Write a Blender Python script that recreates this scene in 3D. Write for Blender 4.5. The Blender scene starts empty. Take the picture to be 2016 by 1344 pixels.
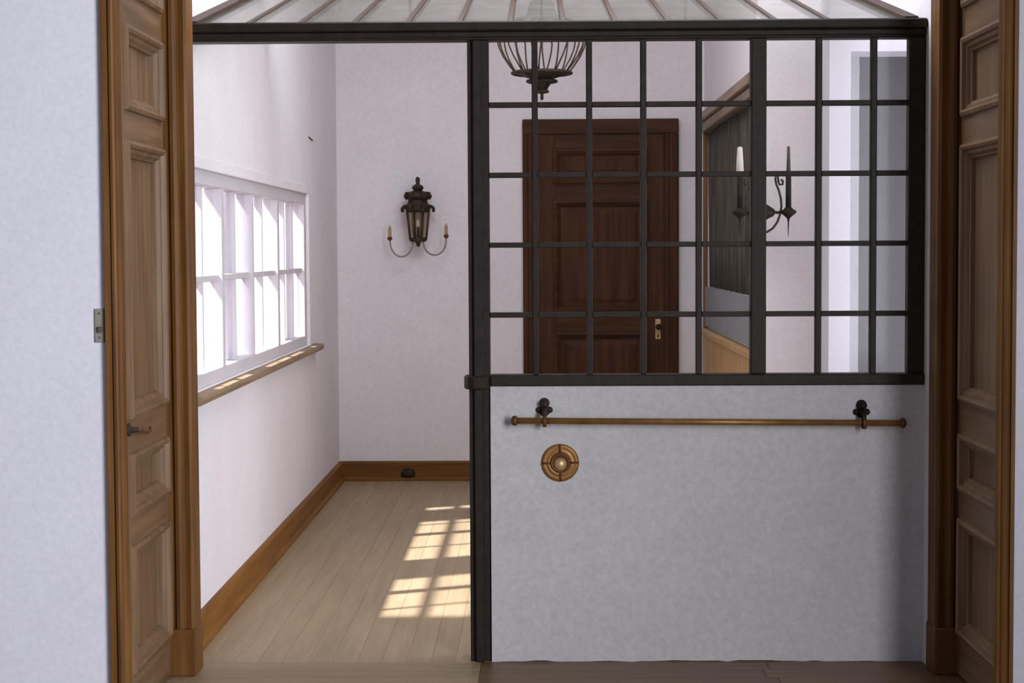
import bpy, bmesh, math, random
from mathutils import Vector, Matrix
random.seed(7)
sc = bpy.context.scene
C = sc.collection

# ------------------------------------------------------------------ camera
cam_d = bpy.data.cameras.new('camera')
cam = bpy.data.objects.new('camera', cam_d)
C.objects.link(cam)
FPX = 3500.0
cam_d.sensor_width = 36.0
cam_d.lens = 36.0 * FPX / 2016.0
cam_d.clip_start = 0.05
yaw = math.atan(53 / FPX); pitch = math.atan(182 / FPX); roll = math.radians(-0.30)
cam.matrix_world = (Matrix.Translation((0, 0, 1.5)) @ Matrix.Rotation(yaw, 4, 'Z')
                    @ Matrix.Rotation(math.pi / 2 - pitch, 4, 'X') @ Matrix.Rotation(roll, 4, 'Z'))
sc.camera = cam

# ------------------------------------------------------------------ world, sun, window and fill light, exposure
w = bpy.data.worlds.new('sky'); sc.world = w; w.use_nodes = True
bg = w.node_tree.nodes['Background']
bg.inputs[0].default_value = (0.88, 0.85, 1.0, 1); bg.inputs[1].default_value = 1.8

def light(name, typ, loc, direction, energy, color, size=None):
    d = bpy.data.lights.new(name, typ); d.energy = energy; d.color = color
    if size:
        d.shape = 'RECTANGLE'; d.size, d.size_y = size
    o = bpy.data.objects.new(name, d); C.objects.link(o)
    o.location = loc
    o.rotation_euler = Vector(direction).to_track_quat('-Z', 'Y').to_euler()
    return o
SUN_DIR = (1.0, 0.45, -1.60)
sun = light('sun', 'SUN', (-6, 3, 9), SUN_DIR, 19.0, (0.97, 0.95, 1.0)); sun.data.angle = math.radians(1.6)
light('near_room_window_daylight', 'AREA', (2.2, 1.2, 1.8), (-1, 0, 0), 385, (0.87, 0.89, 1.0), (2.5, 2.1))
light('hall_window_daylight', 'AREA', (2.97, 7.25, 1.15), (-1, 0, 0), 36, (0.90, 0.90, 1.0), (1.1, 1.8))  # added fill lamp at an unseen side, brightens the hall's left wall
light('hall_rooflight_daylight', 'AREA', (0.2, 7.25, 3.96), (0, 0, -1), 92, (0.92, 0.92, 1.0), (2.0, 1.6))  # added fill lamp under the closed ceiling, lifts the hall

sc.view_settings.view_transform = 'Standard'
sc.view_settings.look = 'None'
sc.view_settings.gamma = 1.0
sc.view_settings.use_curve_mapping = False
sc.view_settings.exposure = 0.12

# ------------------------------------------------------------------ materials
def new_mat(name):
    m = bpy.data.materials.new(name); m.use_nodes = True
    nt = m.node_tree
    return m, nt, nt.nodes['Principled BSDF']

def ramp(nt, fac, stops):
    r = nt.nodes.new('ShaderNodeValToRGB')
    el = r.color_ramp.elements
    while len(el) < len(stops): el.new(0.5)
    for e, (p, c) in zip(el, stops):
        e.position = p; e.color = (*c, 1)
    nt.links.new(fac, r.inputs[0])
    return r

def noise(nt, scale, detail=4, rough=0.55, vec=None, stretch=None, objrand=False):
    tc = nt.nodes.new('ShaderNodeTexCoord')
    src = tc.outputs['Object']
    mp = nt.nodes.new('ShaderNodeMapping')
    if stretch: mp.inputs['Scale'].default_value = stretch
    nt.links.new(src, mp.inputs['Vector'])
    if objrand:
        oi = nt.nodes.new('ShaderNodeObjectInfo')
        mu = nt.nodes.new('ShaderNodeMath'); mu.operation = 'MULTIPLY'; mu.inputs[1].default_value = 37.0
        nt.links.new(oi.outputs['Random'], mu.inputs[0])
        nt.links.new(mu.outputs[0], mp.inputs['Location'])
    n = nt.nodes.new('ShaderNodeTexNoise')
    n.inputs['Scale'].default_value = scale; n.inputs['Detail'].default_value = detail
    n.inputs['Roughness'].default_value = rough
    nt.links.new(mp.outputs[0], n.inputs['Vector'])
    return n

def bump(nt, p, fac, strength, dist=0.01):
    b = nt.nodes.new('ShaderNodeBump'); b.inputs['Strength'].default_value = strength
    b.inputs['Distance'].default_value = dist
    nt.links.new(fac, b.inputs['Height']); nt.links.new(b.outputs[0], p.inputs['Normal'])

def plaster(name, col, var=0.05, rough=0.9):
    m, nt, p = new_mat(name)
    n1 = noise(nt, 45, 5, 0.7); n2 = noise(nt, 3.0, 3)
    mx = nt.nodes.new('ShaderNodeMath'); mx.operation = 'MULTIPLY_ADD'
    mx.inputs[1].default_value = 0.7; nt.links.new(n1.outputs[0], mx.inputs[0])
    m2 = nt.nodes.new('ShaderNodeMath'); m2.operation = 'MULTIPLY'; m2.inputs[1].default_value = 0.3
    nt.links.new(n2.outputs[0], m2.inputs[0]); nt.links.new(m2.outputs[0], mx.inputs[2])
    lo = tuple(max(0, c * (1 - var * 1.6)) for c in col); hi = tuple(min(1, c * (1 + var)) for c in col)
    r = ramp(nt, mx.outputs[0], [(0.32, (lo[0], lo[1], lo[2])), (0.68, hi)])
    nt.links.new(r.outputs[0], p.inputs['Base Color'])
    p.inputs['Roughness'].default_value = rough
    p.inputs['Specular IOR Level'].default_value = 0.2
    bump(nt, p, n1.outputs[0], 0.25, 0.004)
    return m

def wood(name, dark, mid, lightc, axis='Z', scale=9.0, rough=0.5, spec=0.4, contrast=(0.3, 0.5, 0.72), objvar=0.0):
    m, nt, p = new_mat(name)
    st = {'X': (0.06, 1, 1), 'Y': (1, 0.06, 1), 'Z': (1, 1, 0.06)}[axis]
    n = noise(nt, scale * 3, 6, 0.62, stretch=st, objrand=True)
    r = ramp(nt, n.outputs[0], [(contrast[0], dark), (contrast[1], mid), (contrast[2], lightc)])
    out = r.outputs[0]
    if objvar:
        oi = nt.nodes.new('ShaderNodeObjectInfo')
        mr = nt.nodes.new('ShaderNodeMapRange')
        mr.inputs[3].default_value = 1 - objvar; mr.inputs[4].default_value = 1 + objvar
        nt.links.new(oi.outputs['Random'], mr.inputs[0])
        hs = nt.nodes.new('ShaderNodeHueSaturation')
        nt.links.new(mr.outputs[0], hs.inputs['Value']); nt.links.new(out, hs.inputs['Color'])
        out = hs.outputs[0]
    nt.links.new(out, p.inputs['Base Color'])
    p.inputs['Roughness'].default_value = rough
    p.inputs['Specular IOR Level'].default_value = spec
    bump(nt, p, n.outputs[0], 0.15, 0.002)
    return m

def metal(name, lo, hi, metallic=0.0, rough=0.5, scale=30, spec=0.25):
    m, nt, p = new_mat(name)
    n = noise(nt, scale, 4)
    r = ramp(nt, n.outputs[0], [(0.3, lo), (0.7, hi)])
    nt.links.new(r.outputs[0], p.inputs['Base Color'])
    p.inputs['Specular IOR Level'].default_value = spec; p.inputs['Metallic'].default_value = metallic; p.inputs['Roughness'].default_value = rough
    bump(nt, p, n.outputs[0], 0.12, 0.002)
    return m

def glass(name, tint=(1, 1, 1), haze=0.0, hazecol=(0.8, 0.8, 0.8), dirt=0.0, gloss=0.04):
    """thin pane: clear transmission + faint reflection + a film of dust"""
    m = bpy.data.materials.new(name); m.use_nodes = True
    nt = m.node_tree; nt.nodes.clear()
    o = nt.nodes.new('ShaderNodeOutputMaterial')
    t = nt.nodes.new('ShaderNodeBsdfTransparent'); t.inputs[0].default_value = (*tint, 1)
    g = nt.nodes.new('ShaderNodeBsdfGlossy'); g.inputs['Roughness'].default_value = 0.08
    mix = nt.nodes.new('ShaderNodeMixShader')
    fr = nt.nodes.new('ShaderNodeFresnel'); fr.inputs[0].default_value = 1.25
    mu = nt.nodes.new('ShaderNodeMath'); mu.operation = 'MULTIPLY'; mu.inputs[1].default_value = gloss * 20
    nt.links.new(fr.outputs[0], mu.inputs[0]); nt.links.new(mu.outputs[0], mix.inputs[0])
    nt.links.new(t.outputs[0], mix.inputs[1]); nt.links.new(g.outputs[0], mix.inputs[2])
    d = nt.nodes.new('ShaderNodeBsdfDiffuse'); d.inputs[0].default_value = (*hazecol, 1)
    tl = nt.nodes.new('ShaderNodeBsdfTranslucent'); tl.inputs[0].default_value = (*hazecol, 1)
    ad = nt.nodes.new('ShaderNodeMixShader'); ad.inputs[0].default_value = 0.5
    nt.links.new(d.outputs[0], ad.inputs[1]); nt.links.new(tl.outputs[0], ad.inputs[2])
    m2 = nt.nodes.new('ShaderNodeMixShader')
    n = noise(nt, 5, 5, 0.65)
    mr = nt.nodes.new('ShaderNodeMapRange'); mr.inputs[1].default_value = 0.35; mr.inputs[2].default_value = 0.75
    mr.inputs[3].default_value = haze; mr.inputs[4].default_value = haze + dirt
    nt.links.new(n.outputs[0], mr.inputs[0]); nt.links.new(mr.outputs[0], m2.inputs[0])
    nt.links.new(mix.outputs[0], m2.inputs[1]); nt.links.new(ad.outputs[0], m2.inputs[2])
    nt.links.new(m2.outputs[0], o.inputs[0])
    return m

M = {}
M['plaster'] = plaster('white_plaster', (0.82, 0.80, 0.83))
M['plaster_hall'] = plaster('warm_white_plaster', (0.85, 0.82, 0.835))
M['plaster_half'] = plaster('half_wall_plaster', (0.63, 0.61, 0.59), 0.09)
M['plaster_bright'] = plaster('bright_white_paint', (0.68, 0.67, 0.71), 0.02)
M['plaster_grey'] = plaster('grey_paint', (0.31, 0.32, 0.325), 0.05)
M['plaster_dark'] = plaster('dark_slate_paint', (0.13, 0.14, 0.165), 0.05)
M['plaster_pass'] = plaster('passage_grey_paint', (0.50, 0.51, 0.51), 0.05)
M['white_paint'] = plaster('white_window_paint', (0.64, 0.61, 0.63), 0.02, 0.6)
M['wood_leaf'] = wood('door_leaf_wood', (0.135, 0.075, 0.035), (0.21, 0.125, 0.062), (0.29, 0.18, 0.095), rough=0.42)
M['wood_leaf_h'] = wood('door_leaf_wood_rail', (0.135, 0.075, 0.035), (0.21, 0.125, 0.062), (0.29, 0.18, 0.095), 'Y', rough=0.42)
M['wood_trim'] = wood('casing_wood', (0.10, 0.040, 0.009), (0.17, 0.073, 0.017), (0.24, 0.11, 0.028), rough=0.5, spec=0.25)
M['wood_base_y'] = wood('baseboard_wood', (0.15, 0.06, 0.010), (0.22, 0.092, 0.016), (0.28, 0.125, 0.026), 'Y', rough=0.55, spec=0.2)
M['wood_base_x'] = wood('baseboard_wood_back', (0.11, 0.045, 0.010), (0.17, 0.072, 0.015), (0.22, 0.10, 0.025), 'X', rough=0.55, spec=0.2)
M['wood_sill'] = wood('sill_wood', (0.20, 0.135, 0.075), (0.28, 0.195, 0.11), (0.36, 0.26, 0.155), 'Y', rough=0.6)
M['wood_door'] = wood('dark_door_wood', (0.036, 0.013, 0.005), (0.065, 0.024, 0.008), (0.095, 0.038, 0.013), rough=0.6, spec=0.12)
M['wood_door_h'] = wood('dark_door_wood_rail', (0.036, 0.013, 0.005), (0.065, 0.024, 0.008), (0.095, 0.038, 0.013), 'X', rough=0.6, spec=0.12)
M['wood_wain'] = wood('wainscot_wood', (0.46, 0.27, 0.115), (0.60, 0.37, 0.165), (0.70, 0.45, 0.22), rough=0.5)  # sunlight on the planks put into a lighter wood colour
M['wood_lit'] = wood('alcove_trim_wood', (0.16, 0.10, 0.062), (0.25, 0.165, 0.105), (0.34, 0.24, 0.16), 'Y', rough=0.45)
M['wood_red'] = wood('alcove_jamb_wood', (0.14, 0.05, 0.018), (0.22, 0.085, 0.03), (0.28, 0.12, 0.045), rough=0.45)
M['floor_y'] = wood('floorboard_wood', (0.30, 0.22, 0.125), (0.355, 0.262, 0.152), (0.41, 0.308, 0.185), 'Y', 7, 0.45, 0.35, objvar=0.025)
M['floor_x'] = wood('threshold_board_wood', (0.12, 0.064, 0.027), (0.165, 0.092, 0.041), (0.21, 0.122, 0.057), 'X', 7, 0.42, 0.4, objvar=0.08)  # shade right of the post put into a darker board colour
M['floor_x2'] = wood('light_threshold_board_wood', (0.26, 0.185, 0.105), (0.31, 0.225, 0.13), (0.36, 0.265, 0.158), 'X', 7, 0.45, 0.35, objvar=0.04)  # paler copy for the boards lit from the hall
M['floor_under'] = wood('subfloor_wood', (0.12, 0.08, 0.045), (0.17, 0.115, 0.065), (0.21, 0.145, 0.085), 'Y', 7, 0.6)
M['frame'] = metal('dark_painted_steel', (0.018, 0.0115, 0.007), (0.031, 0.022, 0.0145), 0.0, 0.55)
M['rafter'] = metal('rusty_brown_steel', (0.028, 0.015, 0.008), (0.05, 0.028, 0.016), 0.0, 0.6)
M['iron'] = metal('dark_iron', (0.030, 0.020, 0.013), (0.060, 0.040, 0.025), 0.2, 0.55)
M['wire'] = metal('brown_wire', (0.055, 0.035, 0.022), (0.10, 0.065, 0.04), 0.3, 0.5)
M['black_iron'] = metal('black_iron', (0.010, 0.006, 0.004), (0.022, 0.014, 0.009), 0.2, 0.6)
M['grey_iron'] = metal('weathered_grey_iron', (0.07, 0.07, 0.06), (0.12, 0.115, 0.10), 0.1, 0.6)
M['brass'] = metal('aged_brass', (0.24, 0.115, 0.034), (0.38, 0.20, 0.064), 0.5, 0.45, 18)
M['brass_dark'] = metal('tarnished_brass', (0.10, 0.045, 0.016), (0.19, 0.09, 0.03), 0.4, 0.5, 18)
M['brass_bright'] = metal('polished_brass', (0.62, 0.42, 0.20), (0.80, 0.58, 0.30), 0.6, 0.45, 18)
M['lantern_arm'] = metal('greenish_arm_metal', (0.24, 0.22, 0.18), (0.33, 0.31, 0.26), 0.2, 0.5)
M['amber'] = metal('amber_candle_sleeve', (0.42, 0.27, 0.15), (0.55, 0.39, 0.25), 0.0, 0.5)
M['plate'] = metal('beige_switch_plate', (0.26, 0.235, 0.20), (0.34, 0.31, 0.27), 0.0, 0.45)
M['toggle'] = metal('brown_toggle', (0.10, 0.075, 0.055), (0.16, 0.125, 0.09), 0.0, 0.4)
M['wax'] = metal('pale_wax', (0.62, 0.58, 0.54), (0.72, 0.68, 0.64), 0.0, 0.5)
M['wax_dark'] = metal('dark_wax', (0.055, 0.05, 0.043), (0.10, 0.09, 0.078), 0.0, 0.6)  # dark tone holds the shade on the right candle's visible side
M['bulb'] = metal('frosted_bulb', (0.85, 0.85, 0.85), (0.95, 0.95, 0.95), 0.0, 0.3)
M['curtain'] = wood('dark_pleated_cloth', (0.055, 0.046, 0.036), (0.090, 0.078, 0.062), (0.14, 0.125, 0.10), 'Z', 14, 0.9, 0.1)
M['rubber'] = metal('dark_rubber', (0.03, 0.015, 0.008), (0.05, 0.03, 0.016), 0.0, 0.7)
M['glass_screen'] = glass('screen_glass', (0.98, 0.98, 0.98), 0.0, (0.7, 0.7, 0.7), 0.006, 0.010)
M['glass_roof'] = glass('dusty_roof_glass', (0.80, 0.80, 0.77), 0.07, (0.50, 0.49, 0.46), 0.16, 0.02)
M['glass_window'] = glass('window_glass', (0.98, 0.98, 0.99), 0.0, (0.9, 0.9, 0.95), 0.03, 0.02)
M['glass_lantern'] = glass('smoky_lantern_glass', (0.86, 0.80, 0.72), 0.05, (0.45, 0.38, 0.30), 0.08, 0.02)

# ------------------------------------------------------------------ helpers
WL = {}
def link(o, parent, origin):
    C.objects.link(o)
    if parent is not None:
        o.parent = parent; o.location = Vector(origin) - WL[parent.name]
    else:
        o.location = origin
    WL[o.name] = Vector(origin)

def mk(name, verts, faces, mat, parent=None, smooth=False, origin=None, bevel=0.0):
    vs = [Vector(v) for v in verts]
    if origin is None:
        lo = [min(v[i] for v in vs) for i in range(3)]; hi = [max(v[i] for v in vs) for i in range(3)]
        origin = Vector(((lo[0] + hi[0]) / 2, (lo[1] + hi[1]) / 2, lo[2]))
    origin = Vector(origin)
    me = bpy.data.meshes.new(name)
    me.from_pydata([tuple(v - origin) for v in vs], [], faces)
    bm = bmesh.new(); bm.from_mesh(me)
    bmesh.ops.recalc_face_normals(bm, faces=bm.faces)
    if bevel > 0:
        bmesh.ops.bevel(bm, geom=list(bm.edges), offset=bevel, segments=1, affect='EDGES', clamp_overlap=True)
    bm.to_mesh(me); bm.free()
    if smooth:
        for p in me.polygons: p.use_smooth = True
    me.materials.append(M[mat])
    o = bpy.data.objects.new(name, me)
    link(o, parent, origin)
    return o

def geo_box(b):
    x0, x1, y0, y1, z0, z1 = b
    v = [(x0, y0, z0), (x1, y0, z0), (x1, y1, z0), (x0, y1, z0), (x0, y0, z1), (x1, y0, z1), (x1, y1, z1), (x0, y1, z1)]
    f = [(0, 3, 2, 1), (4, 5, 6, 7), (0, 1, 5, 4), (1, 2, 6, 5), (2, 3, 7, 6), (3, 0, 4, 7)]
    return v, f

def join(parts):
    V, F = [], []
    for v, f in parts:
        n = len(V); V += list(v); F += [tuple(i + n for i in q) for q in f]
    return V, F

def box(name, b, mat, parent=None, bevel=0.0):
    v, f = geo_box(b)
    return mk(name, v, f, mat, parent, bevel=bevel)

def boxes(name, bs, mat, parent=None):
    v, f = join([geo_box(b) for b in bs])
    return mk(name, v, f, mat, parent)

def empty(name, loc):
    o = bpy.data.objects.new(name, None); o.empty_display_size = 0.05
    link(o, None, Vector(loc)); return o

def tag(o, label=None, cat=None, group=None, kind=None):
    if label: o['label'] = label
    if cat: o['category'] = cat
    if group: o['group'] = group
    if kind: o['kind'] = kind
    return o

def struct(o): o['kind'] = 'structure'; return o

def prism(name, pts, z0, z1, mat, parent=None):
    n = len(pts)
    v = [(x, y, z0) for x, y in pts] + [(x, y, z1) for x, y in pts]
    f = [tuple(range(n)), tuple(range(n, 2 * n))] + [(i, (i + 1) % n, n + (i + 1) % n, n + i) for i in range(n)]
    return mk(name, v, f, mat, parent)

def geo_lathe(prof, n, c, axis='Z', sq=1.0):
    """prof: list of (r, t) along axis starting at point c"""
    V, F = [], []
    c = Vector(c)
    for r, t in prof:
        for k in range(n):
            a = 2 * math.pi * (k + 0.5) / n
            u, s = r * math.cos(a), r * math.sin(a) * sq
            if axis == 'Z': p = (u, s, t)
            elif axis == 'Y': p = (u, t, s)
            else: p = (t, u, s)
            V.append(c + Vector(p))
    m = len(prof)
    for i in range(m - 1):
        for k in range(n):
            F.append((i * n + k, i * n + (k + 1) % n, (i + 1) * n + (k + 1) % n, (i + 1) * n + k))
    F.append(tuple(range(n))); F.append(tuple(range((m - 1) * n, m * n)))
    return V, F

def lathe(name, prof, n, c, mat, parent=None, axis='Z', smooth=True, sq=1.0):
    v, f = geo_lathe(prof, n, c, axis, sq)
    return mk(name, v, f, mat, parent, smooth)

def geo_tube(pts, r, n=8):
    pts = [Vector(p) for p in pts]
    V, F = [], []
    up = None
    for i, p in enumerate(pts):
        a = pts[max(0, i - 1)]; b = pts[min(len(pts) - 1, i + 1)]
        t = (b - a).normalized()
        if up is None:
            up = t.orthogonal().normalized()
        up = (up - t * up.dot(t)).normalized()
        s = t.cross(up)
        rr = r[i] if isinstance(r, (list, tuple)) else r
        for k in range(n):
            an = 2 * math.pi * k / n
            V.append(p + (up * math.cos(an) + s * math.sin(an)) * rr)
    for i in range(len(pts) - 1):
        for k in range(n):
            F.append((i * n + k, i * n + (k + 1) % n, (i + 1) * n + (k + 1) % n, (i + 1) * n + k))
    F.append(tuple(range(n))); F.append(tuple(range((len(pts) - 1) * n, len(pts) * n)))
    return V, F

def tube(name, pts, r, mat, parent=None, n=8):
    v, f = geo_tube(pts, r, n)
    return mk(name, v, f, mat, parent, True)

def bar(name, p0, p1, wdt, hgt, mat, parent=None, bevel=0.0):
    """rectangular bar between two points, width along X, height perpendicular"""
    p0, p1 = Vector(p0), Vector(p1)
    t = (p1 - p0).normalized(); s = Vector((1, 0, 0)); u = s.cross(t).normalized()
    V = []
    for p in (p0, p1):
        for a, b in ((-1, -1), (1, -1), (1, 1), (-1, 1)):
            V.append(p + s * a * wdt / 2 + u * b * hgt / 2)
    F = [(0, 1, 2, 3), (4, 5, 6, 7), (0, 1, 5, 4), (1, 2, 6, 5), (2, 3, 7, 6), (3, 0, 4, 7)]
    return mk(name, V, F, mat, parent, bevel=bevel)

def ring_panel(name, c, u, v, nrm, w, h, prof, mat, parent=None, cap=True):
    """nested rectangles: prof = [(inset, height)] from the outside in; cap closes the middle"""
    c, u, v, nrm = Vector(c), Vector(u), Vector(v), Vector(nrm)
    V, F = [], []
    for ins, ht in prof:
        for a, b in ((-1, -1), (1, -1), (1, 1), (-1, 1)):
            V.append(c + u * a * (w / 2 - ins) + v * b * (h / 2 - ins) + nrm * ht)
    for i in range(len(prof) - 1):
        for k in range(4):
            F.append((i * 4 + k, i * 4 + (k + 1) % 4, (i + 1) * 4 + (k + 1) % 4, (i + 1) * 4 + k))
    if cap:
        n = (len(prof) - 1) * 4; F.append((n, n + 1, n + 2, n + 3))
    me_o = mk(name, V, F, mat, parent)
    return me_o

# ================================================================== THE SETTING
HALL_L = -1.30      # inner face of the hall's left wall
BACK = 11.5         # face of the hall's back wall
NEAR = 5.54         # near face of the thick wall with the opening
FAR = 6.33          # its hall side
PART = 6.40         # front face of the half wall and the screen
RW, RE = -1.345, 1.515   # plaster faces of the reveal

# ---- floor: subfloor with single boards
fl = struct(box('floor', (-4.4, 3.4, -1.6, 11.7, -0.10, -0.012), 'floor_under'))
bw = 0.09
k = 0
x = HALL_L
while x < 1.07 - 0.01:
    y = PART + 0.0
    x1 = min(x + bw, 1.07)
    first = random.uniform(0.7, 2.2)
    cuts = [PART]
    yy = PART + first
    while yy < BACK - 0.4:
        cuts.append(yy); yy += random.uniform(1.6, 2.4)
    cuts.append(BACK)
    for a, b in zip(cuts[:-1], cuts[1:]):
        box('floorboard', (x + 0.0003, x1 - 0.0003, a + 0.0003, b - 0.0003, -0.012, 0.0), 'floor_y', fl, 0.0005)
    x = x1
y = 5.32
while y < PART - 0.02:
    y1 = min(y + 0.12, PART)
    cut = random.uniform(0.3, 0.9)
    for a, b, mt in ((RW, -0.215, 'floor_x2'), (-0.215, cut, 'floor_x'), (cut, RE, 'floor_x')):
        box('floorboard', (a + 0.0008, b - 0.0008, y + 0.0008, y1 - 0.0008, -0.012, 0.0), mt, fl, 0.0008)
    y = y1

# ---- near room
struct(boxes('wall_near', [(-2.6, RW, NEAR, FAR, 0, 3.06), (RE, 3.4, NEAR, FAR, 0, 3.06),
                           (RW, RE, NEAR, FAR, 2.98, 3.06), (1.470, RE, NEAR, NEAR + 0.02, 0, 2.98)], 'plaster'))
struct(boxes('wall_near_left', [(-2.6, -2.4, -1.6, NEAR, 0, 3.06)], 'plaster_dark'))
struct(boxes('wall_near_right', [(2.22, 2.42, -1.6, -0.1, 0, 3.06), (2.22, 2.42, 2.5, NEAR, 0, 3.06),
                                 (2.22, 2.42, -0.1, 2.5, 0, 0.7), (2.22, 2.42, -0.1, 2.5, 2.9, 3.06)], 'plaster_dark'))
struct(boxes('wall_near_behind', [(-2.4, 2.22, -1.6, -1.4, 0, 3.06)], 'plaster_dark'))
struct(box('ceiling_near', (-2.6, 3.4, -1.6, FAR, 3.06, 3.14), 'plaster_dark'))

# ---- hall shell
WY0, WY1, WZ0, WZ1 = 6.64, 10.04, 0.965, 1.815
XO = HALL_L - 0.13
struct(boxes('wall_left', [(XO, HALL_L, FAR, WY0, 0, 4.0), (XO, HALL_L, WY1, BACK, 0, 4.0),
                           (XO, HALL_L, WY0, WY1, 0, WZ0), (XO, HALL_L, WY0, WY1, WZ1, 4.0)], 'plaster_hall'))
struct(box('wall_back', (XO, 3.2, BACK, BACK + 0.2, 0, 4.0), 'plaster_hall'))
struct(box('ceiling', (XO, 3.2, FAR, BACK + 0.2, 4.0, 4.1), 'plaster_hall'))
struct(boxes('wall_right', [(3.0, 3.2, FAR, 6.7, 0, 4.0), (3.0, 3.2, 7.8, BACK, 0, 4.0),
                            (3.0, 3.2, 6.7, 7.8, 0, 0.25), (3.0, 3.2, 6.7, 7.8, 2.05, 4.0)], 'plaster_hall'))
struct(box('wall_header', (XO, 3.0, FAR - 0.03, FAR + 0.02, 3.06, 4.0), 'plaster_hall'))
# return beside the right end of the screen
struct(box('wall_return', (1.385, 3.0, FAR, 6.56, 0, 4.0), 'plaster_hall'))
# half wall that carries the glazed screen, with a slightly uneven lower edge
def half_wall():
    x0, x1, z1, y0, y1 = -0.176, 1.385, 1.005, PART, PART + 0.12
    n = 40; V, F = [], []
    for i in range(n + 1):
        xx = x0 + (x1 - x0) * i / n
        zb = 0.0 if i in (0, n) else random.uniform(0.0, 0.006)
        V += [(xx, y0, zb), (xx, y0, z1), (xx, y1, zb), (xx, y1, z1)]
    for i in range(n):
        a, b = i * 4, i * 4 + 4
        F += [(a, b, b + 1, a + 1), (a + 2, a + 3, b + 3, b + 2), (a + 1, b + 1, b + 3, a + 3), (a, a + 2, b + 2, b)]
    F += [(0, 1, 3, 2), (n * 4, n * 4 + 2, n * 4 + 3, n * 4 + 1)]
    return mk('wall_partition', V, F, 'plaster_half')
struct(half_wall())

# ---- alcove block right of the back door, its end face carries the candle sconce
AX, AY = 1.07, 8.70
OY0, OY1, OZ0, OZ1 = 8.80, 11.45, 1.25, 2.27
struct(boxes('wall_alcove', [(AX, 1.44, AY, OY0, 0, 4.0), (AX, 1.44, OY1, BACK, 0, 4.0),
                             (AX + 0.02, 1.44, OY0, OY1, 0, OZ0), (AX, 1.44, OY0, OY1, OZ1, 4.0),
                             (1.38, 1.44, OY0, OY1, OZ0, OZ1)], 'plaster_hall'))
# white painted surround of the passage at the right, and the grey passage behind it
SY = 8.45
struct(boxes('wall_passage_surround', [(1.375, 1.475, SY, AY, 0, 4.0), (1.475, 3.0, SY, AY, 2.42, 4.0),
                                       (2.75, 3.0, SY, AY, 0, 2.42)], 'plaster_bright'))
struct(boxes('wall_passage', [(1.56, 3.0, 10.3, 10.4, 0, 4.0), (1.44, 1.56, AY, 10.4, 0, 4.0)], 'plaster_pass'))

# ---- baseboards
def base_profile(t=0.022, h=0.128):
    return [(0, 0), (t + 0.014, 0), (t + 0.014, 0.012), (t + 0.004, 0.024), (t, 0.026), (t, h - 0.012), (t - 0.008, h), (0, h)]
pr = base_profile()
n = len(pr)
ya, yb = FAR, BACK
v = [(HALL_L + a, ya, b) for a, b in pr] + [(HALL_L + a, yb, b) for a, b in pr]
f = [tuple(range(n)), tuple(range(n, 2 * n))] + [(i, (i + 1) % n, n + (i + 1) % n, n + i) for i in range(n)]
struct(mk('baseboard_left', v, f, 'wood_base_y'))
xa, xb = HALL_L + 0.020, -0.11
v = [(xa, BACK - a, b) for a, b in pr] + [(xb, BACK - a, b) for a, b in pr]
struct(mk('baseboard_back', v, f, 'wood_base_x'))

# ---- window in the left wall
win = struct(empty('window_1', (HALL_L - 0.05, 8.34, WZ0)))
fx0, fx1 = HALL_L - 0.085, HALL_L - 0.012
cols = [6.72, 7.03, 7.39, 7.79, 8.17, 8.56, 8.97, 9.30, 9.62, 9.96]
gz0, gz1, gm = 1.02, 1.757, 1.387
box('window_frame', (fx0, fx1, WY0, cols[0], WZ0, WZ1), 'white_paint', win, 0.003)
box('window_frame', (fx0, fx1, cols[-1], WY1, WZ0, WZ1), 'white_paint', win, 0.003)
box('window_frame', (fx0, fx1, cols[0], cols[-1], WZ0, gz0), 'white_paint', win, 0.003)
box('window_frame', (fx0, fx1, cols[0], cols[-1], gz1, WZ1), 'white_paint', win, 0.003)
mw = [0.016, 0.052, 0.016, 0.038, 0.016, 0.058, 0.014, 0.022]
for yc, wd in zip(cols[1:-1], mw):
    dp = 0.0 if wd > 0.03 else 0.018
    box('mullion' if wd > 0.03 else 'glazing_bar', (fx0 + dp, fx1 - dp, yc - wd / 2, yc + wd / 2, gz0, gz1), 'white_paint', win, 0.002)
edges = [cols[0]] + cols[1:-1] + [cols[-1]]
half = [0] + [m / 2 for m in mw] + [0]
for i in range(9):
    a, b = edges[i] + half[i], edges[i + 1] - half[i + 1]
    box('glazing_bar', (fx0 + 0.016, fx1 - 0.016, a, b, gm - 0.013, gm + 0.013), 'white_paint', win, 0.002)
    for z0, z1 in ((gz0, gm - 0.013), (gm + 0.013, gz1)):
        box('pane', (HALL_L - 0.050, HALL_L - 0.046, a, b, z0, z1), 'glass_window', win)
# inner architrave, slightly proud of the plaster
tr = struct(ring_panel('trim_window', (HALL_L, (WY0 + WY1) / 2, (WZ0 + WZ1) / 2), (0, 1, 0), (0, 0, 1), (1, 0, 0),
                       WY1 - WY0 + 0.10, WZ1 - WZ0 + 0.10, [(0, 0), (0.003, 0.004), (0.047, 0.004), (0.05, 0.0)], 'plaster_hall', cap=False))
# wooden sill
sl = [(HALL_L + 0.0, 0.922), (HALL_L + 0.040, 0.922), (HALL_L + 0.052, 0.930), (HALL_L + 0.055, 0.944), (HALL_L + 0.050, 0.958), (HALL_L + 0.0, 0.962)]
nn = len(sl)
v = [(a, 6.56, b) for a, b in sl] + [(a, 10.28, b) for a, b in sl]
f = [tuple(range(nn)), tuple(range(nn, 2 * nn))] + [(i, (i + 1) % nn, nn + (i + 1) % nn, nn + i) for i in range(nn)]
struct(mk('trim_window_sill', v, f, 'wood_sill'))

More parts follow.
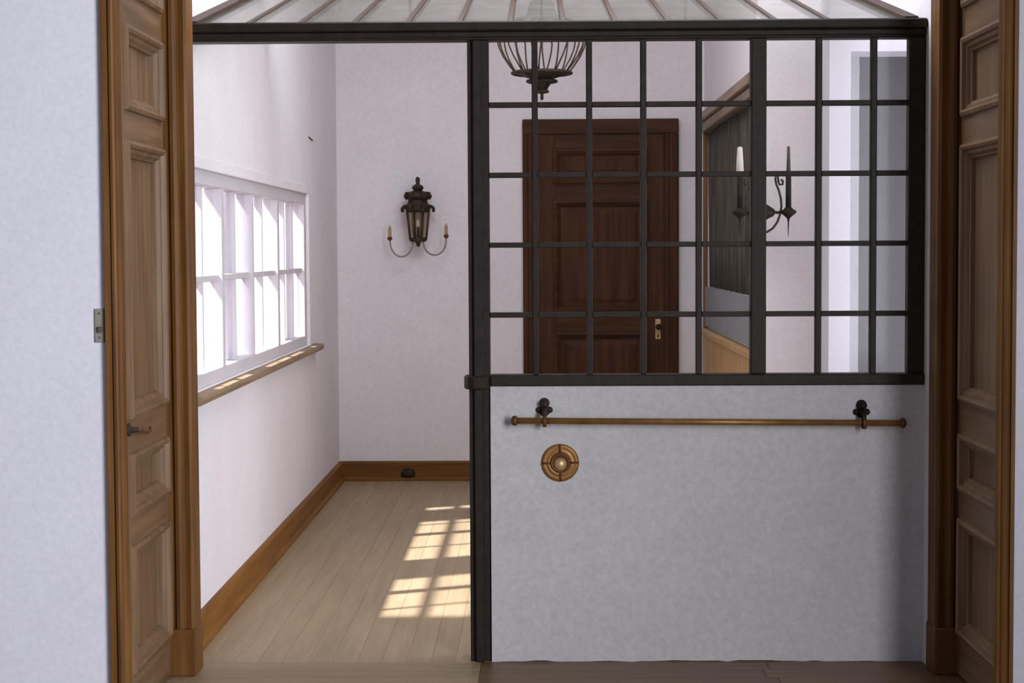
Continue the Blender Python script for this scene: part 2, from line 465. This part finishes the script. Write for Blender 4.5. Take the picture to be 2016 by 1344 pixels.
# ---- added unseen white piers that break up the sun through the window
for yc in (7.75, 9.46):
    struct(box('wall_porch_pier', (-1.80, -1.66, yc - 0.20, yc + 0.20, 0.0, 3.2), 'plaster_bright', None, 0.01))

# ---- casings of the wide opening
def bead_profile(xo, xi, yf, yb, beads):
    """moulded front face from xo (outer) to xi (inner); beads = [(t, depth)]"""
    pts = [(xo, yb)]
    for t, d in beads: pts.append((xo + (xi - xo) * t, yf + d))
    pts.append((xi, yb)); return pts
B_far = [(0, .030), (.10, .030), (.14, .008), (.22, .0), (.30, .004), (.36, .018), (.44, .018), (.50, .004), (.60, .0), (.70, .004), (.76, .014), (.84, .010), (.92, .006), (1, .012)]
B_near = [(0, .010), (.08, .0), (.28, .0), (.34, .010), (.42, .012), (.48, .002), (.62, .0), (.72, .004), (.78, .016), (.90, .018), (1, .026)]
def side_casing(name, xo, xi, yf, yb, beads, plinth=True):
    e = struct(empty(name, ((xo + xi) / 2, (yf + yb) / 2, 0)))
    prism('moulding', bead_profile(xo, xi, yf, yb, beads), 0.165 if plinth else 0.0, 2.98, 'wood_trim', e)
    if plinth:
        s = 1 if xi > xo else -1
        box('plinth_block', (min(xo, xi + s * .006), max(xo, xi + s * .006), yf - 0.012, yb, 0.0, 0.165), 'wood_trim', e, 0.004)
    return e
side_casing('trim_1', RW + 0.002, -1.222, 6.20, FAR, B_far)
side_casing('trim_2', RE - 0.002, 1.388, 6.20, FAR, B_far)
side_casing('trim_3', -1.356, -1.298, NEAR - 0.022, NEAR + 0.02, B_near, False)
side_casing('trim_4', 1.480, 1.426, NEAR - 0.022, NEAR + 0.02, B_near, False)
hd = struct(box('trim_5', (RW, RE, 6.20, FAR, 2.90, 2.98), 'wood_trim', None, 0.004))

# ---- panelled door leaves folded back into the reveal
LEAF_PANELS = [(0.155, 0.555), (0.66, 0.85), (0.972, 1.845), (1.95, 2.21), (2.32, 2.80)]
def leaf(name, xs, sgn, label):
    """xs: visible face, sgn: +1 faces right, -1 faces left"""
    ya, yb, st = 5.565, 6.195, 0.040
    th = 0.036
    e = empty(name, (xs - sgn * th / 2, (ya + yb) / 2, 0))
    tag(e, label, 'door', 'panelled leaves folded back in the opening')
    def bx(nm, y0, y1, z0, z1, mat):
        xa, xb = sorted((xs, xs - sgn * th))
        return box(nm, (xa, xb, y0, y1, z0, z1), mat, e, 0.0015)
    bx('stile', ya, ya + st, 0.006, 2.89, 'wood_leaf'); bx('stile', yb - st, yb, 0.006, 2.89, 'wood_leaf')
    zs = [0.006] + [z for p in LEAF_PANELS for z in p] + [2.89]
    for i in range(0, len(zs), 2):
        bx('rail', ya + st, yb - st, zs[i], zs[i + 1], 'wood_leaf_h')
    pw = yb - ya - 2 * st
    for z0, z1 in LEAF_PANELS:
        c = (xs, (ya + yb) / 2, (z0 + z1) / 2)
        p = ring_panel('panel', c, (0, 1, 0), (0, 0, 1), (sgn, 0, 0), pw, z1 - z0,
                       [(0.0, -0.034), (0.0, -0.030), (0.066, -0.030), (0.070, -0.030)], 'wood_leaf', e)
        ring_panel('moulding', c, (0, 1, 0), (0, 0, 1), (sgn, 0, 0), pw + 0.012, z1 - z0 + 0.012,
                   [(0.0, 0.0), (0.002, 0.012), (0.013, 0.017), (0.022, 0.012), (0.026, 0.0), (0.036, -0.002), (0.044, -0.014), (0.050, -0.016), (0.052, -0.030)],
                   'wood_leaf', p, cap=False)
    return e
L = leaf('door_leaf', -1.302, 1, 'lit brown panelled door leaf with a lever handle, folded back beside the light switch')
R_ = leaf('door_leaf', 1.462, -1, 'shadowed dark brown panelled door leaf folded back at the right end of the brass rail')
# lever handle on the left leaf
h = lathe('handle', [(0.020, 0.0), (0.022, 0.004), (0.018, 0.008), (0.010, 0.012), (0.008, 0.034)], 14, (-1.302, 5.588, 0.935), 'iron', L, 'X')
h['label'] = 'dark iron lever handle'
tube('lever', [(-1.270, 5.588, 0.935), (-1.266, 5.63, 0.928), (-1.266, 5.70, 0.915), (-1.268, 5.755, 0.916), (-1.272, 5.772, 0.924)],
     [0.007, 0.005, 0.005, 0.006, 0.005], 'brass_dark', h)

# ---- back door
DX0, DX1, DT = -0.100, 0.902, 2.33
d = struct(empty('door_1', ((DX0 + DX1) / 2, BACK, 0)))
cw = 0.095
def vcasing(xo, xi):
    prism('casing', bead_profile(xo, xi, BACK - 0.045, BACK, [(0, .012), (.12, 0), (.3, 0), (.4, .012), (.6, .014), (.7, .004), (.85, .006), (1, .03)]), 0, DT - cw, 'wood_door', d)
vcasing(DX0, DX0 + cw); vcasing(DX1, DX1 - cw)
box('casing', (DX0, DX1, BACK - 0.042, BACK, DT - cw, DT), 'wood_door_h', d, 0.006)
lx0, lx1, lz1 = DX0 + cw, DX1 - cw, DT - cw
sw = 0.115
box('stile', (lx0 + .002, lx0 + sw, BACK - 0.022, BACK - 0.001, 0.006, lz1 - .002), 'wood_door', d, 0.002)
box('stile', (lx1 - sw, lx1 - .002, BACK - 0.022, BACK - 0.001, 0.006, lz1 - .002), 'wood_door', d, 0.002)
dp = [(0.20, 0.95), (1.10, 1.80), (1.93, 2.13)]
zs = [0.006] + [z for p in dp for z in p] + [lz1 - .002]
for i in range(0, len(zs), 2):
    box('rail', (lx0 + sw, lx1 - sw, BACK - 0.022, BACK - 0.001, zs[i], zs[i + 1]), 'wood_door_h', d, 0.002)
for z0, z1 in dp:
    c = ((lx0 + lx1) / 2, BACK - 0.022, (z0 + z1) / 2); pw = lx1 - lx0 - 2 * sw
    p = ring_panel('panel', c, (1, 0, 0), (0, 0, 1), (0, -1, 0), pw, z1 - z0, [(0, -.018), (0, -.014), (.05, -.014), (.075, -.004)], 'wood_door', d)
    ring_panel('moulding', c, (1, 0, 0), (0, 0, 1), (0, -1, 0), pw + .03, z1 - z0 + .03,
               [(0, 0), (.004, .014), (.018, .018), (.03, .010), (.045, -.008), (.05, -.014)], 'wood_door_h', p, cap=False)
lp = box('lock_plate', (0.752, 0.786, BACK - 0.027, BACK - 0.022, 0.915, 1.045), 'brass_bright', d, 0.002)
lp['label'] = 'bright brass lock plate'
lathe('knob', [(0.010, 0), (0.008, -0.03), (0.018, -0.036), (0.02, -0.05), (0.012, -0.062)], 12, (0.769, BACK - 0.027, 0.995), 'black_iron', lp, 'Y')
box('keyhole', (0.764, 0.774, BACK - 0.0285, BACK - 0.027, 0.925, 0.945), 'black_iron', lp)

# ---- alcove in the side wall: wood frame, dark pleated curtain, grey panel, plank wainscot
af = struct(empty('trim_6', (AX, (OY0 + OY1) / 2, OZ0)))
box('head_trim', (AX - 0.045, AX + 0.03, OY0 - 0.06, OY1 + 0.045, OZ1 + 0.028, OZ1 + 0.085), 'wood_lit', af, 0.006)
box('head_trim', (AX - 0.025, AX + 0.03, OY0 - 0.06, OY1 + 0.045, OZ1 - 0.03, OZ1 + 0.026), 'wood_lit', af, 0.006)
box('jamb', (AX - 0.012, AX + 0.014, OY1 - 0.012, OY1 + 0.035, 0.0, OZ1 - 0.031), 'wood_red', af, 0.004)
box('jamb', (AX - 0.03, AX + 0.04, OY0 - 0.06, OY0 + 0.01, 1.0, OZ1 - 0.031), 'wood_red', af, 0.004)
struct(box('wall_alcove_panel', (AX, AX + 0.02, OY0 + 0.012, OY1 - 0.012, 1.0, OZ0), 'plaster_grey'))
wn = struct(empty('wall_wainscot', (AX, (OY0 + OY1) / 2, 0)))
y = OY0 - 0.10
while y < OY1 - 0.02:
    y1 = min(y + 0.155, OY1 - 0.012)
    box('plank', (AX - 0.018, AX - 0.001, y + 0.0015, y1 - 0.0015, 0.0, 0.945), 'wood_wain', wn, 0.003)
    y = y1
box('cap_rail', (AX - 0.035, AX + 0.02, OY0 - 0.10, OY1 - 0.012, 0.946, 0.985), 'wood_wain', wn, 0.006)
def curtain():
    V, F = [], []
    n = 150
    for i in range(n + 1):
        yy = OY0 + 0.012 + (OY1 - OY0 - 0.024) * i / n
        a = i / n * 2 * math.pi * 22
        for j in range(5):
            zz = OZ0 + 0.004 + (OZ1 - OZ0 - 0.04) * j / 4
            amp = 0.016 + 0.005 * math.sin(i * 0.37 + j)
            V.append((AX + 0.035 + amp * math.sin(a + 0.25 * math.sin(j * 1.7 + i * .11)), yy, zz))
    for i in range(n):
        for j in range(4):
            F.append((i * 5 + j, i * 5 + 5 + j, i * 5 + 6 + j, i * 5 + 1 + j))
    o = mk('curtain', V, F, 'curtain', None, True)
    s = o.modifiers.new('thickness', 'SOLIDIFY'); s.thickness = 0.004
    return o
tag(curtain(), 'dark grey brown pleated curtain in the wood framed alcove right of the door', 'curtain')

# ================================================================== THE SCREEN AND THE CANOPY
scr = empty('glazed_screen', (0.05, PART + 0.03, 0))
tag(scr, 'dark steel screen of gridded panes with tall post and top beam above the half wall', 'glazed screen')
PX0, PX1 = -0.253, -0.176
y0, y1 = PART - 0.012, PART + 0.055
ZB0, ZB1 = 1.006, 1.046          # bottom rail
ZT0, ZT1 = 2.247, 2.315          # top beam
p = box('post', (PX0, PX1, PART + 0.012, PART + 0.07, 0.0, ZT0), 'frame', scr, 0.003)
box('post_moulding', (PX0 + 0.020, PX0 + 0.052, PART - 0.010, PART + 0.012, 0.0, ZT0), 'frame', p, 0.004)
lathe('post_collar', [(0.046, 0), (0.052, 0.006), (0.052, 0.044), (0.046, 0.05)], 12, ((PX0 + PX1) / 2 - 0.006, PART + 0.022, 0.995), 'frame', p, smooth=False)
bm_ = box('beam', (-1.296, 1.384, PART + 0.005, PART + 0.09, ZT0, ZT1), 'frame', scr, 0.003)
box('beam_moulding', (-1.296, 1.384, PART - 0.028, PART + 0.005, ZT0 + 0.030, ZT1 - 0.004), 'frame', bm_, 0.005)
box('beam_moulding', (-1.296, 1.384, PART - 0.010, PART + 0.005, ZT0 + 0.008, ZT0 + 0.028), 'frame', bm_, 0.003)
box('bottom_rail', (PX1, 1.384, y0, y1 + 0.02, ZB0, ZB1), 'frame', scr, 0.004)
box('stile', (1.325, 1.384, PART, y1, ZB1, ZT0), 'frame', scr, 0.004)
MX0, MX1 = 0.762, 0.817
box('mullion', (MX0, MX1, PART - 0.006, y1, ZB1, ZT0), 'frame', scr, 0.004)
bars_x = [-0.011, 0.184, 0.378, 0.577, 1.006, 1.202]
hz = [1.262, 1.514, 1.765, 2.016]
bwid = 0.022
for xc in bars_x:
    box('glazing_bar', (xc - bwid / 2, xc + bwid / 2, PART + 0.006, PART + 0.040, ZB1, ZT0), 'frame', scr, 0.003)
colx = [PX1] + bars_x[:4] + [None] + bars_x[4:] + [1.325]
spans = [(PX1, bars_x[0] - .011), (bars_x[0] + .011, bars_x[1] - .011), (bars_x[1] + .011, bars_x[2] - .011), (bars_x[2] + .011, bars_x[3] - .011),
         (bars_x[3] + .011, MX0), (MX1, bars_x[4] - .011), (bars_x[4] + .011, bars_x[5] - .011), (bars_x[5] + .011, 1.325)]
zr = [ZB1] + hz + [ZT0]
for a, b in spans:
    for z in hz:
        box('glazing_bar', (a, b, PART + 0.008, PART + 0.038, z - .0095, z + .0095), 'frame', scr, 0.002)
    for i in range(5):
        za = zr[i] + (0.0095 if i else 0); zb = zr[i + 1] - (0.0095 if i < 4 else 0)
        box('pane', (a, b, PART + 0.022, PART + 0.025, za, zb), 'glass_screen', scr)

can = empty('glass_canopy', (0.05, PART + 0.09, ZT1))
tag(can, 'sloping lean-to roof of dusty glass panes on thin brown bars above the screen', 'glass roof')
TAN = 0.218
RY0, RY1 = PART + 0.092, 8.40
def rz(yy): return ZT1 - 0.008 + (yy - RY0) * TAN
rx = [-1.262, -1.058, -0.868, -0.672, -0.476, -0.285, -0.10, 0.093, 0.283, 0.476, 0.668, 0.865, 1.055, 1.350]
for i, xx in enumerate(rx):
    wd, ht = (0.05, 0.05) if i in (0, len(rx) - 1) else (0.020, 0.030)
    bar('rafter', (xx, RY0, rz(RY0)), (xx, RY1, rz(RY1)), wd, ht, 'rafter', can, 0.002)
for a, b in zip(rx[:-1], rx[1:]):
    bar('roof_pane', ((a + b) / 2, RY0, rz(RY0) + 0.008), ((a + b) / 2, RY1, rz(RY1) + 0.008), b - a - 0.022 - (0.014 if a == rx[0] or b == rx[-1] else 0), 0.004, 'glass_roof', can)
box('top_beam', (-1.298, 1.384, RY1, RY1 + 0.06, rz(RY1) - 0.035, rz(RY1) + 0.045), 'frame', can, 0.003)
for xx in (-0.6, 0.7):
    tube('hanger_rod', [(xx, RY1 + 0.03, rz(RY1) + 0.04), (xx, RY1 + 0.03, 4.0)], 0.008, 'frame', can)

# ================================================================== THINGS
# ---- brass rail with two brackets
rail = empty('brass_rail', (0.605, PART - 0.05, 0.87))
tag(rail, 'long brass curtain rail with knob ends mounted on the half wall below the panes', 'rail')
RYc = PART - 0.055
zl, zrr = 0.886, 0.872
def rzl(xx): return zl + (zrr - zl) * (xx + 0.09) / 1.39
tube('rod', [(-0.085, RYc, rzl(-0.085)), (1.295, RYc, rzl(1.295))], 0.0115, 'brass', rail, 14)
for xx, s in ((-0.078, -1), (1.288, 1)):
    lathe('finial', [(0.011, 0), (0.017, s * 0.002), (0.019, s * 0.010), (0.016, s * 0.018), (0.007, s * 0.023)], 14, (xx, RYc, rzl(xx)), 'brass_dark', rail, 'X')
for xx in (0.019, 1.160):
    zc = rzl(xx)
    b = lathe('bracket', [(0.0215, -0.007), (0.0235, 0.0), (0.0215, 0.007), (0.013, 0.007), (0.013, -0.007), (0.0215, -0.007)], 16, (xx, RYc, zc), 'brass_dark', rail, 'X')
    bk = 'iron' if xx < 1 else 'black_iron'
    tube('bracket_arm', [(xx, RYc, zc + 0.016), (xx, RYc + 0.004, zc + 0.032), (xx, RYc + 0.03, zc + 0.040), (xx, PART, zc + 0.040)], 0.009, bk, b)
    # trefoil plate: upper ball and two side lobes
    lathe('bracket_plate', [(0.017, 0), (0.019, -0.003), (0.015, -0.008)], 14, (xx, PART, zc + 0.060), bk, b, 'Y')
    lathe('bracket_plate', [(0.020, 0), (0.021, -0.005), (0.015, -0.010)], 14, (xx, PART, zc + 0.033), bk, b, 'Y')
    for s in (-1, 1):
        lathe('bracket_lobe', [(0.011, 0), (0.012, -0.006), (0.007, -0.012)], 10, (xx + s * 0.019, PART, zc + 0.035), bk, b, 'Y')
    lathe('bracket_knob', [(0.008, 0.0), (0.015, 0.006), (0.017, 0.014), (0.013, 0.023), (0.004, 0.028)], 12, (xx, RYc + 0.03, zc + 0.046), bk, b)

# ---- round brass rosette
rs = empty('wall_rosette', (0.075, PART, 0.660)); rc = (0.075, PART, 0.728)
tag(rs, 'round aged brass rosette plate with a bright centre boss below the brass rail', 'rosette')
lathe('disc', [(0.068, 0), (0.0685, -0.004), (0.065, -0.009), (0.058, -0.011), (0.052, -0.008), (0.046, -0.010), (0.040, -0.012), (0.034, -0.007)], 40, rc, 'brass', rs, 'Y')
lathe('inner_ring', [(0.036, -0.005), (0.036, -0.013), (0.031, -0.015), (0.027, -0.011)], 32, rc, 'brass_dark', rs, 'Y')
lathe('boss', [(0.024, -0.008), (0.023, -0.016), (0.017, -0.023), (0.008, -0.027), (0.001, -0.028)], 24, (rc[0], rc[1], rc[2] - 0.004), 'brass_bright', rs, 'Y')
for kq in range(4):
    a = math.pi / 2 * kq + 0.02
    p0 = (rc[0] + 0.038 * math.cos(a), PART - 0.013, rc[2] + 0.038 * math.sin(a)); p1 = (rc[0] + 0.066 * math.cos(a), PART - 0.011, rc[2] + 0.066 * math.sin(a))
    tube('divider', [p0, p1], 0.004, 'brass_dark', rs, 6)

# ---- light switch on the near wall
sx = (192.5 - 1061) / 632; sz = 1.5 - (641 - 494) / 632
sw_ = empty('light_switch', (sx, NEAR, sz - 0.053))
tag(sw_, 'narrow beige switch plate with small toggle on the white wall beside the door leaf', 'light switch')
box('plate', (sx - 0.0155, sx + 0.0155, NEAR - 0.006, NEAR, sz - 0.053, sz + 0.053), 'plate', sw_, 0.002)
box('toggle', (sx - 0.0035, sx + 0.0095, NEAR - 0.017, NEAR - 0.006, sz - 0.022, sz - 0.003), 'toggle', sw_, 0.002)
for dz in (-0.038, 0.038):
    lathe('screw', [(0.0035, 0), (0.003, -0.0012)], 8, (sx, NEAR - 0.006, sz + dz), 'toggle', sw_, 'Y')

# ---- wall lantern on the back wall
lx, ly = -0.768, BACK - 0.135
def lz(py): return 1.5 + (493 - py) / 304.0
ln = empty('wall_lantern', (lx, BACK, lz(507)))
tag(ln, 'ornate dark metal lantern sconce with two curved candle arms on the back wall', 'wall lantern')
N8 = 8
roof = lathe('roof', [(0.002, lz(352)), (0.012, lz(354)), (0.016, lz(358)), (0.013, lz(363)), (0.012, lz(366)), (0.030, lz(369)), (0.040, lz(373)), (0.034, lz(377)), (0.026, lz(379)),
              (0.060, lz(382)), (0.078, lz(386)), (0.083, lz(391)), (0.074, lz(395)), (0.064, lz(398)), (0.066, lz(402)), (0.076, lz(407)), (0.088, lz(411)), (0.084, lz(417)), (0.072, lz(421))],
             N8, (lx, ly, 0), 'iron', ln, smooth=False)
for kq in range(N8):
    a = 2 * math.pi * (kq + 0.5) / N8
    ca, sa = math.cos(a), math.sin(a)
    tube('eave_scroll', [(lx + r * ca, ly + r * sa, lz(q)) for r, q in ((0.076, 409), (0.094, 410), (0.106, 413), (0.109, 418), (0.103, 420))], [0.010, 0.010, 0.009, 0.008, 0.006], 'iron', roof, 6)
    tube('roof_scroll', [(lx + r * ca, ly + r * sa, lz(q)) for r, q in ((0.058, 383), (0.078, 384), (0.086, 390), (0.078, 396))], [0.006, 0.009, 0.010, 0.006], 'iron', roof, 6)
    tube('corner_bar', [(lx + 0.076 * ca, ly + 0.076 * sa, lz(419)), (lx + 0.055 * ca, ly + 0.055 * sa, lz(474))], 0.006, 'wire', ln, 6)
lathe('glass_body', [(0.073, lz(420)), (0.052, lz(473))], N8, (lx, ly, 0), 'glass_lantern', ln, smooth=False)
lathe('bottom_plate', [(0.056, lz(470)), (0.060, lz(473)), (0.056, lz(477)), (0.020, lz(479)), (0.014, lz(482)), (0.012, lz(486)), (0.003, lz(488))], N8, (lx, ly, 0), 'iron', ln, smooth=False)
lathe('candle', [(0.010, lz(470)), (0.009, lz(450))], 10, (lx, ly, 0), 'iron', ln)
lathe('bulb', [(0.008, lz(450)), (0.014, lz(445)), (0.010, lz(438)), (0.002, lz(434))], 12, (lx, ly, 0), 'bulb', ln)
box('wall_bracket', (lx - 0.014, lx + 0.014, ly + 0.05, BACK, lz(474), lz(466)), 'iron', ln, 0.003)
for s in (-1, 1):
    low = 507 if s < 0 else 504
    cup_y = 473 if s < 0 else 469
    pts = []
    for i in range(15):
        t = math.pi * i / 14
        xm, rx_ = 0.106, 0.072
        pts.append((lx + s * (xm - rx_ * math.cos(t)), ly - 0.02, lz(478) - (lz(478) - lz(low)) * math.sin(t)))
    pts.append((lx + s * 0.180, ly - 0.02, lz(cup_y)))
    arm = tube('arm', pts, 0.0055, 'lantern_arm', ln, 8)
    tube('arm_root', [(lx + s * 0.034, ly - 0.02, lz(478)), (lx + s * 0.03, ly, lz(472))], 0.0055, 'lantern_arm', arm, 6)
    cx = lx + s * 0.180
    lathe('drip_cup', [(0.006, lz(cup_y + 3)), (0.016, lz(cup_y)), (0.017, lz(cup_y - 3)), (0.010, lz(cup_y - 5))], 12, (cx, ly - 0.02, 0), 'brass_dark', arm)
    lathe('candle_sleeve', [(0.011, lz(cup_y - 4)), (0.0115, lz(cup_y - 14)), (0.013, lz(cup_y - 18)), (0.008, lz(cup_y - 24)), (0.002, lz(cup_y - 27))], 12, (cx, ly - 0.02, 0), 'amber', arm)
# ---- candle sconce on the alcove end wall
SYc = AY - 0.15
def px_x(px, D): return (px - 1061) * D / FPX
def px_z(py, D, px=1061): return 1.5 + (490 - (px - 1061) * 0.0052 - py) * D / FPX
sx0 = px_x(1503, SYc)
sn = empty('candle_sconce', (sx0, AY, px_z(466, SYc, 1503)))
tag(sn, 'black iron two-candle sconce with scroll behind the thick middle mullion', 'candle sconce')
za = px_z(419, SYc, 1503)
tube('crossbar', [(px_x(1452, SYc), SYc, za), (px_x(1552, SYc), SYc, za)], 0.007, 'black_iron', sn)
lathe('hub', [(0.006, 0.045), (0.025, 0.032), (0.050, 0.015), (0.058, 0.0), (0.045, -0.018), (0.02, -0.03), (0.006, -0.04)], 16, (sx0, SYc, za), 'black_iron', sn)
tube('wall_arm', [(sx0, SYc, za), (sx0, AY - 0.008, za)], 0.010, 'black_iron', sn)
lathe('wall_plate', [(0.035, 0), (0.035, -0.006), (0.025, -0.010)], 16, (sx0, AY, za), 'black_iron', sn, 'Y')
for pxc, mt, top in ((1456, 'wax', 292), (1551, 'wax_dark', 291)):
    cx = px_x(pxc, SYc)
    cup = lathe('candle_cup', [(0.004, -0.045), (0.006, -0.030), (0.018, -0.018), (0.036, -0.004), (0.040, 0.006), (0.022, 0.016), (0.017, 0.024)], 14, (cx, SYc, za), 'black_iron', sn)
    lathe('spike', [(0.001, -0.118), (0.004, -0.04)], 8, (cx, SYc, za), 'black_iron', cup)
    zt = px_z(top, SYc, pxc)
    zm = px_z(341, SYc, pxc)
    lathe('candle_socket', [(0.014, za + 0.020), (0.013, zm)], 12, (cx, SYc, 0), 'black_iron', cup)
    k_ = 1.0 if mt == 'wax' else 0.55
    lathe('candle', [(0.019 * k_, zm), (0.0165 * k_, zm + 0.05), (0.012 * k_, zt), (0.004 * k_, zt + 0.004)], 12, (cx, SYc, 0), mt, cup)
sc_px = [(1536, 352), (1541, 358), (1539, 365), (1532, 364), (1527, 356), (1529, 347), (1537, 342), (1530, 352), (1530, 362), (1535, 376), (1539, 392), (1540, 408), (1537, 424), (1531, 438), (1522, 450), (1510, 457), (1500, 460)]
sc_px = [(1537, 354), (1541, 358), (1540, 364), (1534, 364), (1532, 358), (1531, 350), (1527, 347), (1526, 354), (1528, 364), (1533, 376), (1537, 392), (1538, 408), (1535, 424), (1530, 438), (1521, 450), (1510, 457), (1498, 459)]
tube('scroll', [(px_x(a, SYc), SYc + 0.012, px_z(b, SYc, a)) for a, b in sc_px], 0.0055, 'iron', sn)
tube('scroll', [(px_x(2 * 1503 - a, SYc), SYc + 0.012, px_z(b, SYc, a)) for a, b in sc_px], 0.0055, 'iron', sn)

# ---- wire basket chandelier
CY = 9.5
cx0 = px_x(1069, CY)
ch = empty('chandelier', (cx0, CY, px_z(192, CY)))
tag(ch, 'wire basket chandelier hanging behind the upper left panes of the screen', 'chandelier')
def cz(py): return px_z(py, CY)
def torus(name, R, r, z, mat, par, n=28, m=8):
    V, F = [], []
    for i in range(n):
        a = 2 * math.pi * i / n
        for j in range(m):
            b = 2 * math.pi * j / m
            V.append((cx0 + (R + r * math.cos(b)) * math.cos(a), CY + (R + r * math.cos(b)) * math.sin(a), z + r * 0.9 * math.sin(b)))
    for i in range(n):
        for j in range(m):
            F.append((i * m + j, ((i + 1) % n) * m + j, ((i + 1) % n) * m + (j + 1) % m, i * m + (j + 1) % m))
    return mk(name, V, F, mat, par, True)
torus('ring', 0.155, 0.0105, cz(147), 'iron', ch)
torus('ring', 0.075, 0.010, cz(163), 'iron', ch)
torus('ring', 0.030, 0.009, cz(183), 'iron', ch)
for kq in range(4):
    a = math.pi / 4 + kq * math.pi / 2
    tube('spoke', [(cx0 + 0.155 * math.cos(a), CY + 0.155 * math.sin(a), cz(147)), (cx0 + 0.075 * math.cos(a), CY + 0.075 * math.sin(a), cz(155)),
                   (cx0 + 0.07 * math.cos(a), CY + 0.07 * math.sin(a), cz(163)), (cx0 + 0.04 * math.cos(a), CY + 0.04 * math.sin(a), cz(174)), (cx0 + 0.028 * math.cos(a), CY + 0.028 * math.sin(a), cz(183))], 0.006, 'iron', ch, 6)
lathe('pendant', [(0.004, cz(200)), (0.010, cz(196)), (0.008, cz(190)), (0.012, cz(184)), (0.026, cz(180)), (0.036, cz(170)), (0.05, cz(160)), (0.10, cz(152)), (0.135, cz(148))], 14, (cx0, CY, 0), 'iron', ch)
for kq in range(10):
    a0 = 2 * math.pi * (kq + 0.3) / 10
    for off in (-0.09, 0.09):
        pts = []
        for r, q, o_ in ((0.145, 146, 0.2), (0.175, 132, 0.5), (0.205, 115, 0.9), (0.226, 98, 1.2), (0.236, 82, 1.3), (0.232, 66, 1.0), (0.20, 52, 0.6), (0.13, 42, 0.3), (0.07, 36, 0.1)):
            aa = a0 + off * o_
            pts.append((cx0 + r * math.cos(aa), CY + r * math.sin(aa), cz(q)))
        tube('wire', pts, 0.0042, 'wire', ch, 6)
lathe('body', [(0.045, cz(42)), (0.085, cz(36)), (0.075, cz(28)), (0.070, cz(14)), (0.05, cz(6)), (0.02, cz(-2)), (0.012, cz(-10))], 16, (cx0, CY, 0), 'grey_iron', ch)
tube('stem', [(cx0, CY, cz(-8)), (cx0, CY, 3.97)], 0.006, 'iron', ch)
lathe('ceiling_rose', [(0.02, 3.95), (0.06, 3.98), (0.065, 4.0)], 16, (cx0, CY, 0), 'iron', ch)

# ---- small things
ds = empty('door_stop', (-0.850, BACK - 0.03, 0.02))
tag(ds, 'small dark rounded door stop against the back baseboard', 'door stop')
lathe('cap', [(0.046, 0.0), (0.044, -0.012), (0.034, -0.022), (0.012, -0.028)], 16, (-0.853, BACK - 0.024, 0.052), 'rubber', ds, 'Y', sq=0.62)
box('foot', (-0.90, -0.806, BACK - 0.036, BACK - 0.024, 0.027, 0.036), 'rubber', ds, 0.002)
nl = tube('wall_nail', [(HALL_L, 10.1, 2.14), (HALL_L + 0.02, 10.12, 2.12)], 0.0045, 'iron', None, 6)
tag(nl, 'lone bent dark nail high on the white wall above the window', 'nail')
